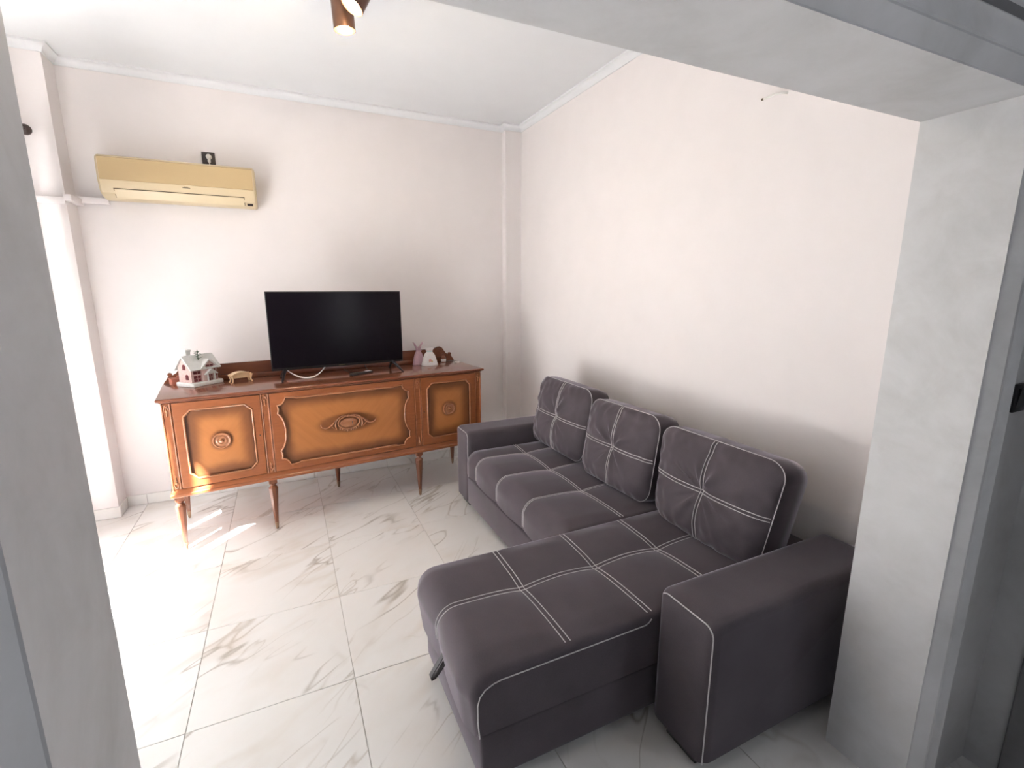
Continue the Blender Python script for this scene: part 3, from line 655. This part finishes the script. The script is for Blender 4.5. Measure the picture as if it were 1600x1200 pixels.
bm = BM(); lathe(bm, [(0, 0), (0.02, 0), (0.021, 0.003), (0.019, 0.006), (0.012, 0.005), (0, 0.005)], 20)
tag(obj('round_lid', bm, 'white_plastic', smooth=40, loc=on_sb(1.035, 0.37)), 'small pale disc lying near the right end of the sideboard', 'lid')
# terracotta trinket behind the house
root = empty('trinket_box', on_sb(-0.985, 0.47), SBA + R(20)); tag(root, 'small reddish trinket box half hidden behind the toy house', 'ornament')
bm = BM(); box(bm, -0.045, 0.045, -0.03, 0.03, 0, 0.035, 0.005, 2); obj('box_body', bm, 'terracotta', root, 40)
bm = BM(); box(bm, -0.048, 0.048, -0.033, 0.033, 0.035, 0.045, 0.004, 2); blob(bm, (0, 0, 0.052), 0.009); obj('lid', bm, 'terracotta', root, 40)

# ================================================================== AIR CONDITIONER, DUCT, OUTLET
def aircon():
    root = empty('air_conditioner', (-2.64, 0.0, 2.19)); tag(root, 'yellowed wall mounted air conditioner above the toy house', 'air conditioner')
    W = 0.452
    prof = [(0.0, 0.005), (-0.05, 0.0), (-0.115, 0.008), (-0.155, 0.035), (-0.172, 0.085), (-0.178, 0.13), (-0.172, 0.245), (-0.165, 0.262), (-0.13, 0.272), (0.0, 0.276)]
    bm = BM(); rings = []
    for x, ins in ((-W, 0.010), (-W + 0.012, 0.0), (W - 0.012, 0.0), (W, 0.010)):
        rings.append([bm.verts.new((x, y + (ins if y < -0.01 else 0), z + (0 if not ins else (ins if z < 0.1 else -ins)))) for y, z in prof])
    k = len(prof)
    for a, b in zip(rings, rings[1:]):
        for q in range(k): bm.faces.new((a[q], a[(q + 1) % k], b[(q + 1) % k], b[q]))
    bm.faces.new(rings[0]); bm.faces.new(rings[-1][::-1]); obj('housing', bm, 'ac_light', root, 35)
    bm = BM(); pf = [(-0.176, 0.112), (-0.181, 0.114), (-0.1755, 0.250), (-0.168, 0.255), (-0.165, 0.25), (-0.170, 0.112)]
    prism(bm, [(0, 0)] * 0 + pf, 2 * W - 0.03, Matrix(((0, 1, 0, -W + 0.015), (1, 0, 0, 0), (0, 0, 1, 0), (0, 0, 0, 1)))); obj('front_panel', bm, 'ac', root, 30)
    # louver at the lower front
    a, b = Vector((0, -0.172, 0.080)), Vector((0, -0.120, 0.008))
    dv = (b - a).normalized(); nv = Vector((0, dv.z, -dv.y)); nv = nv if nv.y < 0 else -nv
    def strip(x0, x1, s0, s1, off, th):
        bm = BM(); L0 = (b - a).length
        P = [a + dv * L0 * s0 + nv * off, a + dv * L0 * s1 + nv * off, a + dv * L0 * s1 + nv * (off + th), a + dv * L0 * s0 + nv * (off + th)]
        l = [bm.verts.new((x0, p.y, p.z)) for p in P]; r = [bm.verts.new((x1, p.y, p.z)) for p in P]
        bm.faces.new(l); bm.faces.new(r[::-1])
        for k in range(4): bm.faces.new((l[k], r[k], r[(k + 1) % 4], l[(k + 1) % 4]))
        return bm
    obj('outlet_slot', strip(-0.375, 0.375, 0.18, 0.90, 0.006, 0.003), 'dark_line', root)
    obj('louver', strip(-0.371, 0.371, 0.215, 0.88, 0.008, 0.005), 'ac_light', root)
    obj('receiver_window', strip(0.388, 0.425, 0.72, 0.90, 0.006, 0.004), 'dark_brown', root)
    for z, hw in ((0.101, 0.012), (0.095, 0.022)):
        bm = BM(); box(bm, -hw, hw, -0.1795, -0.172, z - 0.0016, z + 0.0016); o = obj('badge', bm, 'dark_line', root, loc=(0.03, 0, 0))
aircon()
bm = BM()
box(bm, -3.262, -3.08, -0.042, 0.0, 2.165, 2.205, 0.004, 2); box(bm, XW, -3.255, -0.225, -0.185, 2.13, 2.17, 0.004, 2); box(bm, -3.262, -3.222, -0.225, 0.0, 2.15, 2.19, 0.004, 2)
tag(obj('pipe_duct', bm, 'paint', smooth=40), 'blush painted pipe duct running from the air conditioner across the pier', 'duct')
def outlet():
    root = empty('wall_outlet', (-2.474, 0.0, 2.528)); tag(root, 'dark wall outlet with white plug above the air conditioner', 'outlet')
    bm = BM(); box(bm, -0.041, 0.041, -0.010, 0.0, -0.041, 0.041, 0.003, 2); obj('plate', bm, 'dark_brown', root, 40)
    bm = BM(); lathe(bm, [(0, 0), (0.02, 0), (0.02, 0.006), (0, 0.006)], 20, Matrix.Translation((0, -0.010, 0)) @ Matrix.Rotation(math.pi / 2, 4, 'X')); obj('socket', bm, 'black', root, 40)
    bm = BM(); lathe(bm, [(0, 0), (0.018, 0), (0.018, 0.02), (0.014, 0.032), (0, 0.034)], 18, Matrix.Translation((0.004, -0.012, 0.006)) @ Matrix.Rotation(math.pi / 2, 4, 'X')); box(bm, -0.005, 0.013, -0.038, -0.018, -0.032, 0.004, 0.004, 2); pl = obj('plug', bm, 'white_plastic', root, 50)
    bm = BM(); tube(bm, [(0.004, -0.028, -0.03), (0.005, -0.028, -0.05), (0.012, -0.02, -0.075)], 0.0035, 8); obj('cord', bm, 'white_plastic', pl, 60)
outlet()
# stub of cable sticking out of the right wall
bm = BM(); tube(bm, [(0.0, -2.70, 2.452), (-0.02, -2.69, 2.452), (-0.03, -2.66, 2.453), (-0.022, -2.60, 2.456)], 0.005, 8)
cs = obj('cable_stub', bm, 'white_plastic', smooth=60); tag(cs, 'short white cable end poking out high on the long wall', 'cable')
bm = BM(); tube(bm, [(-0.022, -2.60, 2.456), (-0.0205, -2.588, 2.4565)], 0.0052, 8); obj('insulated_tip', bm, 'dark_line', cs)
# black light switch on the grey wall right of the opening
def switch():
    y = Y2 + sk(-0.212); root = empty('light_switch', (-0.212, y, 1.305)); tag(root, 'black light switch on the grey wall beside the opening', 'light switch')
    bm = BM(); box(bm, -0.037, 0.037, -0.009, 0.0, -0.041, 0.041, 0.003, 2); obj('plate', bm, 'black', root, 40)
    bm = BM(); prism(bm, [(-0.009, -0.028), (-0.015, 0.028), (-0.008, 0.028), (-0.006, -0.028)], 0.05, Matrix(((0, 1, 0, -0.025), (1, 0, 0, 0), (0, 0, 1, 0), (0, 0, 0, 1)))); obj('rocker', bm, 'black', root)
switch()

# ================================================================== CEILING SPOTLIGHT
def spots_lamp():
    root = empty('ceiling_spotlight', (-1.70, -1.62, HT)); tag(root, 'dark bronze ceiling spotlight with two lit cylinder heads', 'ceiling lamp')
    bm = BM(); box(bm, -0.05, 0.05, -0.30, 0.05, -0.025, 0.0, 0.006, 2); obj('mounting_plate', bm, 'bronze', root, 40)
    for (px, pz, yy, tilt) in ((0, 0, 0, None),): pass
    heads = [((-0.006, 0.016, -0.165), Vector((0.06, 0.03, -1))), ((0.035, -0.185, -0.165), Vector((-0.55, -0.05, -1)))]
    for c, d in heads:
        rotm = d.normalized().to_track_quat('-Z', 'Y').to_matrix().to_4x4()
        h = empty('spot_head', c); h.parent = root; h.rotation_euler = rotm.to_euler()
        # shade as a hollow cylinder: mesh of its own (the head)
        bm = BM(); lathe(bm, [(0.0, 0.062), (0.046, 0.062), (0.050, 0.058), (0.050, -0.062), (0.0475, -0.062), (0.0475, 0.050), (0.0, 0.050)], 32)
        sh = obj('shade', bm, 'bronze', h, 40)
        bm = BM(); lathe(bm, [(0.0472, -0.0615), (0.0472, 0.048), (0.0, 0.048), (0.0, 0.046), (0.0455, 0.046), (0.0455, -0.0615)], 32); obj('reflector', bm, 'copper', h, 40)
        bm = BM(); lathe(bm, [(0.0, -0.050), (0.014, -0.047), (0.024, -0.036), (0.026, -0.022), (0.018, 0.005), (0.012, 0.045)], 20); obj('bulb', bm, 'bulb', h, 60)
        bm = BM(); tube(bm, [(c[0], c[1], -0.02), (c[0], c[1], c[2] + 0.06)], 0.007, 10); obj('stem', bm, 'bronze', root, 60)
        ld = bpy.data.lights.new('spot_bulb_light', 'POINT'); ld.energy = 4; ld.color = (1, 0.78, 0.5); ld.shadow_soft_size = 0.02
        lo = bpy.data.objects.new('spot_bulb_light', ld); COL.objects.link(lo); lo.parent = h; lo.location = (0, 0, -0.075)
spots_lamp()

# ================================================================== SOFA
sofa = empty('corner_sofa', (0, 0, 0)); tag(sofa, 'charcoal fabric corner sofa with chaise and pale double stitching', 'sofa')
def loft_block(name, x0, x1, y0, y1, z0, z1, rf, rb, ry, parent, quilt=None, mat='fabric', step=0.02, taper=0.0):
    """block lofted along y: cross-section rounded on its top front (x0 side, rf) and top back (x1, rb) edge, ends rounded by ry"""
    def section(o):
        X0, X1, Z0, Z1 = x0 + o, x1 - o, z0 + min(o, 0.01), z1 - o
        a, b = max(rf - o * 0.5, 0.004), max(rb - o * 0.5, 0.004)
        pts = []
        n1 = max(2, int((Z1 - a - Z0) / step)); 
        for i in range(n1): pts.append((X0 + taper * (1 - i / n1), Z0 + (Z1 - a - Z0) * i / n1))
        na = max(4, int(a * 1.57 / step * 1.4)); pts += [(X0 + a - a * math.cos(math.pi / 2 * i / na), Z1 - a + a * math.sin(math.pi / 2 * i / na)) for i in range(na)]
        return pts, X0, X1, Z0, Z1, a, b
    base, *_ = section(0.0); NA = len(base)
    nt_ = max(2, int((x1 - x0 - rf - rb) / step)); nb = max(3, int(rb * 1.57 / step))
    def full(o):
        X0, X1, Z0, Z1 = x0 + o, x1 - o, z0 + min(o, 0.01), z1 - o
        a, b = max(rf - o * 0.5, 0.004), max(rb - o * 0.5, 0.004)
        n1 = max(2, int((z1 - rf - z0) / step)); na = max(4, int(rf * 1.57 / step * 1.4)); pts = []
        for i in range(n1): pts.append((X0 + taper * (1 - i / n1), Z0 + (Z1 - a - Z0) * i / n1, (-1, 0)))
        for i in range(na): t = math.pi / 2 * i / na; pts.append((X0 + a - a * math.cos(t), Z1 - a + a * math.sin(t), (-math.cos(t), math.sin(t))))
        for i in range(nt_): pts.append((X0 + a + (X1 - b - X0 - a) * i / nt_, Z1, (0, 1)))
        for i in range(nb + 1): t = math.pi / 2 * i / nb; pts.append((X1 - b + b * math.sin(t), Z1 - b + b * math.cos(t), (math.sin(t), math.cos(t))))
        pts.append((X1, Z0, (1, 0)))
        return pts
    st = []
    m = 6
    for i in range(m): st.append((y0 + ry * (1 - math.cos(math.pi / 2 * i / m)), ry * (1 - math.sin(math.pi / 2 * i / m))))
    ny = max(2, int((y1 - y0 - 2 * ry) / step))
    for i in range(ny + 1): st.append((y0 + ry + (y1 - y0 - 2 * ry) * i / ny, 0.0))
    for i in range(1, m + 1): st.append((y1 - ry * (1 - math.sin(math.pi / 2 * i / m)), ry * (1 - math.cos(math.pi / 2 * i / m))))
    bm = BM(); rings = []
    for y, o in st:
        ring = []
        for (x, z, nrm) in full(o):
            h = quilt(x, y, z) if quilt else 0.0
            ring.append(bm.verts.new((x + nrm[0] * h, y, z + nrm[1] * h)))
        rings.append(ring)
    k = len(rings[0])
    for a, b in zip(rings, rings[1:]):
        for q in range(k): bm.faces.new((a[q], a[(q + 1) % k], b[(q + 1) % k], b[q]))
    bm.faces.new(rings[0][::-1]); bm.faces.new(rings[-1])
    return obj(name, bm, mat, parent, 50)
def sat(t, k): return 1 - math.exp(-abs(t) / k)
def make_quilt(xl, yl, A, k, ylim):
    def f(x, y, z):
        du = min(abs(x - q) for q in xl) if xl else 1; dv = min(abs(y - q) for q in yl) if yl else 1
        e = min(y - ylim[0], ylim[1] - y) / 0.09; e = max(0.0, min(1.0, e)); e = e * e * (3 - 2 * e)
        return (A * (0.5 * sat(du, k) + 0.5 * sat(dv, k)) - A * 0.5) * e
    return f
ARM_T = 0.578
# arms
def arm(y0, y1, z1, inner):
    a = loft_block('arm', -0.958, -0.035, y0, y1, 0.055, z1, 0.035, 0.03, 0.035, sofa)
    # pale stitch round the front edge
    bm = BM(); e = 0.012; xx = -0.9515
    path = [(xx, y0 + 0.009, 0.06), (xx, y0 + 0.009, z1 - 0.05)] + [(xx, y0 + 0.009 + 0.035 * (1 - math.cos(t)), z1 - 0.05 + 0.038 * math.sin(t)) for t in [math.pi / 2 * i / 6 for i in range(1, 7)]]
    path += [(xx, y1 - 0.009 - 0.035 * (1 - math.sin(t)), z1 - 0.012 - 0.038 * (1 - math.cos(t))) for t in [math.pi / 2 * i / 6 for i in range(0, 4)]]
    tube(bm, path, 0.0024, 6); obj('stitching', bm, 'stitch', a, 60)
    return a
arm(-3.362, -3.112, ARM_T, False); arm(-1.140, -0.895, ARM_T + 0.012, False)
# back frame
bm = BM(); box(bm, -0.15, -0.035, -3.11, -1.142, 0.055, 0.50, 0.02, 3); obj('back_frame', bm, 'fabric', sofa, 40)
# bases
bm = BM(); box(bm, -0.962, -0.15, -2.452, -1.142, 0.055, 0.262, 0.012, 3); obj('seat_base', bm, 'fabric', sofa, 40)
bm = BM(); box(bm, -1.632, -0.15, -3.092, -2.456, 0.045, 0.232, 0.012, 3); obj('chaise_base', bm, 'fabric', sofa, 40)
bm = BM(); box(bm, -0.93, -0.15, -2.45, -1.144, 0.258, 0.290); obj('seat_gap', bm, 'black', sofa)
# cushions of the seat
SX, SY = [-0.585], [-1.335, -1.690, -2.060]
qs = make_quilt(SX, SY, 0.032, 0.075, (-2.450, -1.143))
seat = loft_block('seat_cushion', -0.966, -0.155, -2.450, -1.143, 0.286, 0.452, 0.085, 0.02, 0.018, sofa, qs, step=0.015)
CX, CY = [-1.315, -0.968, -0.630], [-2.745]
qc = make_quilt(CX, CY, 0.042, 0.085, (-3.104, -2.453))
chaise = loft_block('chaise_cushion', -1.665, -0.155, -3.104, -2.453, 0.235, 0.456, 0.075, 0.02, 0.022, sofa, qc, step=0.015, taper=0.018)
# double stitching on the cushions
def seam_y(parent, q, x, y0, y1, z, off):
    bm = BM(); n = 46
    for s in (-off, off):
        tube(bm, [(x + s, y0 + (y1 - y0) * i / n, z + q(x + s, y0 + (y1 - y0) * i / n, z) + 0.0006) for i in range(n + 1)], 0.0021, 5)
    obj('stitching', bm, 'stitch', parent, 60)
def seam_x(parent, q, y, xf, xb, z, rf, zlow, off):
    bm = BM()
    for s in (-off, off):
        pts = []
        def add(x, zz, nx, nz):
            h = q(x, y + s, zz) + 0.0006; pts.append((x + nx * h, y + s, zz + nz * h))
        n = 40
        for i in range(n + 1): add(xb + (xf + rf - xb) * i / n, z, 0, 1)
        for i in range(1, 15): t = math.pi / 2 * (1 - i / 14); add(xf + rf - rf * math.cos(t), z - rf + rf * math.sin(t), -math.cos(t), math.sin(t))
        for i in range(1, 6): add(xf, z - rf + (zlow - z + rf) * i / 5, -1, 0)
        tube(bm, pts, 0.0021, 5)
    obj('stitching', bm, 'stitch', parent, 60)
for x in SX: seam_y(seat, qs, x, -2.440, -1.152, 0.452, 0.0085)
for y in SY: seam_x(seat, qs, y, -0.966, -0.30, 0.452, 0.085, 0.30, 0.0065)
for x in CX: seam_y(chaise, qc, x, -3.086, -2.470, 0.456, 0.010)
for y in CY: seam_x(chaise, qc, y, -1.665, -0.30, 0.456, 0.075, 0.345, 0.010)
# single stitch along the near edge of the chaise
bm = BM(); pts = [(-1.640, -3.1045, 0.240), (-1.645, -3.1045, 0.30), (-1.645, -3.1045, 0.36), (-1.638, -3.1045, 0.388), (-1.620, -3.1045, 0.408), (-1.59, -3.1045, 0.420)]
pts += [(-1.59 + 0.59 * i / 24, -3.1045, 0.424) for i in range(1, 25)]
pts += [(-0.985, -3.1045, 0.430), (-0.972, -3.1045, 0.442)]
tube(bm, pts, 0.0023, 6); obj('stitching', bm, 'stitch', chaise, 60)
# pull strap
bm = BM()
path = [(-1.668, -2.842, 0.355), (-1.682, -2.838, 0.33), (-1.705, -2.828, 0.285), (-1.716, -2.820, 0.258), (-1.712, -2.815, 0.242), (-1.700, -2.818, 0.248), (-1.690, -2.832, 0.275), (-1.672, -2.848, 0.318), (-1.655, -2.85, 0.335)]
for i, (a, b) in enumerate(zip(path, path[1:])): pass
wv = Vector((0.0, 1, 0)) * 0.010; l = []; r = []; l2 = []; r2 = []
for i, p in enumerate(path):
    p = Vector(p); t = (Vector(path[min(i + 1, len(path) - 1)]) - Vector(path[max(i - 1, 0)])).normalized(); nn = t.cross(Vector((0, 1, 0))).normalized() * 0.0018
    l.append(bm.verts.new(p - wv + nn)); r.append(bm.verts.new(p + wv + nn)); l2.append(bm.verts.new(p - wv - nn)); r2.append(bm.verts.new(p + wv - nn))
for i in range(len(path) - 1):
    bm.faces.new((l[i], r[i], r[i + 1], l[i + 1])); bm.faces.new((l2[i], l2[i + 1], r2[i + 1], r2[i])); bm.faces.new((l[i], l[i + 1], l2[i + 1], l2[i])); bm.faces.new((r[i], r2[i], r2[i + 1], r[i + 1]))
bm.faces.new((l[0], l2[0], r2[0], r[0])); bm.faces.new((l[-1], r[-1], r2[-1], l2[-1]))
obj('pull_strap', bm, 'strap', sofa, 40)
# feet
bm = BM(); box(bm, -0.03, 0.03, -0.07, 0.07, 0.0, 0.056, 0.004, 1); ft = obj('foot', bm, 'black', sofa); ft.location = (-0.90, -3.237, 0)
for x, y in ((-0.10, -3.237), (-0.90, -1.02), (-0.10, -1.02), (-1.56, -2.62), (-1.56, -2.94)):
    share(ft, 'foot', (x, y, 0 if x > -1.5 else -0.0), parent=sofa)

# back cushions
def cushion(yc, w, zc, h, xc, tilt, yaw, roll, seed, label, tp=0.0):
    t = 0.150; root = empty('back_cushion', (xc, yc, zc)); root.rotation_euler = (R(roll), R(tilt), R(yaw))
    tag(root, label, 'cushion', 'loose back cushions on the sofa')
    n = 72; r = 0.085
    cyy = 0.02
    def outline(u, v):
        y, z = u * w / 2, v * h / 2
        iy, iz = w / 2 - r, h / 2 - r
        if abs(y) > iy and abs(z) > iz:
            a, b = (abs(y) - iy) / r, (abs(z) - iz) / r
            y = math.copysign(iy + r * a * math.sqrt(1 - b * b / 2), y); z = math.copysign(iz + r * b * math.sqrt(1 - a * a / 2), z)
        return y * (1 + tp * v), z
    def bulge(u, v): return (1 - abs(u) ** 2.6) ** 0.55 * (1 - abs(v) ** 2.6) ** 0.55 if abs(u) < 1 and abs(v) < 1 else 0.0
    def front(u, v):
        y, z = outline(u, v)
        g_ = 0.5 * sat(u * w / 2, 0.055) + 0.5 * sat(v * h / 2, 0.055)
        b_ = bulge(u, v)
        d = (0.085 - 0.02 * v) * b_ * (0.42 + 0.58 * g_)
        # creases gathering to the seam crossing and to the corners
        rr = math.hypot(u, v); ang = math.atan2(v, u)
        d += 0.034 * min(1, abs(u) * 7) * min(1, abs(v) * 7) * b_ * math.exp(-(rr / 0.55) ** 2) * min(1, rr * 5) * noise.noise(Vector((math.cos(ang) * 3.2, math.sin(ang) * 3.2, seed)))
        e = max(abs(u), abs(v))
        d += 0.016 * max(0, e - 0.45) * noise.noise(Vector((y * 20, z * 20, seed + 3.0))) * 2 * b_ ** 0.4
        d += 0.008 * b_ * noise.noise(Vector((y * 7, z * 7, seed + 7.0)))
        return Vector((-t / 2 - d, y, z))
    bm = BM(); F = [[None] * (n + 1) for _ in range(n + 1)]; Bk = [[None] * (n + 1) for _ in range(n + 1)]
    for i in range(n + 1):
        for j in range(n + 1):
            u = -1 + 2 * i / n; v = -1 + 2 * j / n
            u = math.copysign(1 - (1 - abs(u)) ** 1.25, u); v = math.copysign(1 - (1 - abs(v)) ** 1.25, v)
            F[i][j] = bm.verts.new(front(u, v))
            y, z = outline(u, v); Bk[i][j] = bm.verts.new((t / 2 + 0.03 * bulge(u, v) + 0.0, y * 0.97, z * 0.97))
    for i in range(n):
        for j in range(n):
            bm.faces.new((F[i][j], F[i + 1][j], F[i + 1][j + 1], F[i][j + 1])); bm.faces.new((Bk[i][j], Bk[i][j + 1], Bk[i + 1][j + 1], Bk[i + 1][j]))
    rim = [(i, 0) for i in range(n)] + [(n, j) for j in range(n)] + [(i, n) for i in range(n, 0, -1)] + [(0, j) for j in range(n, 0, -1)]
    mids = []
    for (i, j) in rim:
        a, b = F[i][j].co, Bk[i][j].co; c = a.lerp(b, 0.5); out = Vector((0, c.y, c.z)).normalized(); mids.append(bm.verts.new(c + out * (0.010 + 0.005 * noise.noise(Vector((c.y * 14, c.z * 14, seed))))))
    m = len(rim)
    for k in range(m):
        (i, j), (i2, j2) = rim[k], rim[(k + 1) % m]
        bm.faces.new((F[i][j], mids[k], mids[(k + 1) % m], F[i2][j2])); bm.faces.new((mids[k], Bk[i][j], Bk[i2][j2], mids[(k + 1) % m]))
    rimpts = [F[i][j].co.copy() + Vector((-0.0015, 0, 0)) for (i, j) in rim]
    body = obj('cover', bm, 'fabric', root, 75)
    bm = BM(); tube(bm, [p * 1.0 for p in rimpts], 0.0022, 5, closed=True); obj('edge_stitching', bm, 'stitch', body, 60)
    bm = BM(); kk = 50
    for s in (-0.0075, 0.0075):
        tube(bm, [front(-0.985 + 1.97 * i / kk, s * 2 / h) + Vector((-0.0022, 0, 0)) for i in range(kk + 1)], 0.0021, 5)
        tube(bm, [front(s * 2 / w, -0.985 + 1.97 * i / kk) + Vector((-0.0022, 0, 0)) for i in range(kk + 1)], 0.0021, 5)
    obj('stitching', bm, 'stitch', body, 60)
cushion(-1.470, 0.630, 0.715, 0.490, -0.300, 9, 2, 1, 1.0, 'charcoal back cushion next to the arm by the sideboard')
cushion(-2.118, 0.618, 0.690, 0.480, -0.300, 9, 0, -1, 5.0, 'charcoal back cushion between the two other cushions')
cushion(-2.790, 0.662, 0.680, 0.475, -0.300, 9, -2, -1, 9.0, 'charcoal back cushion behind the chaise with deep central crease', 0.075)
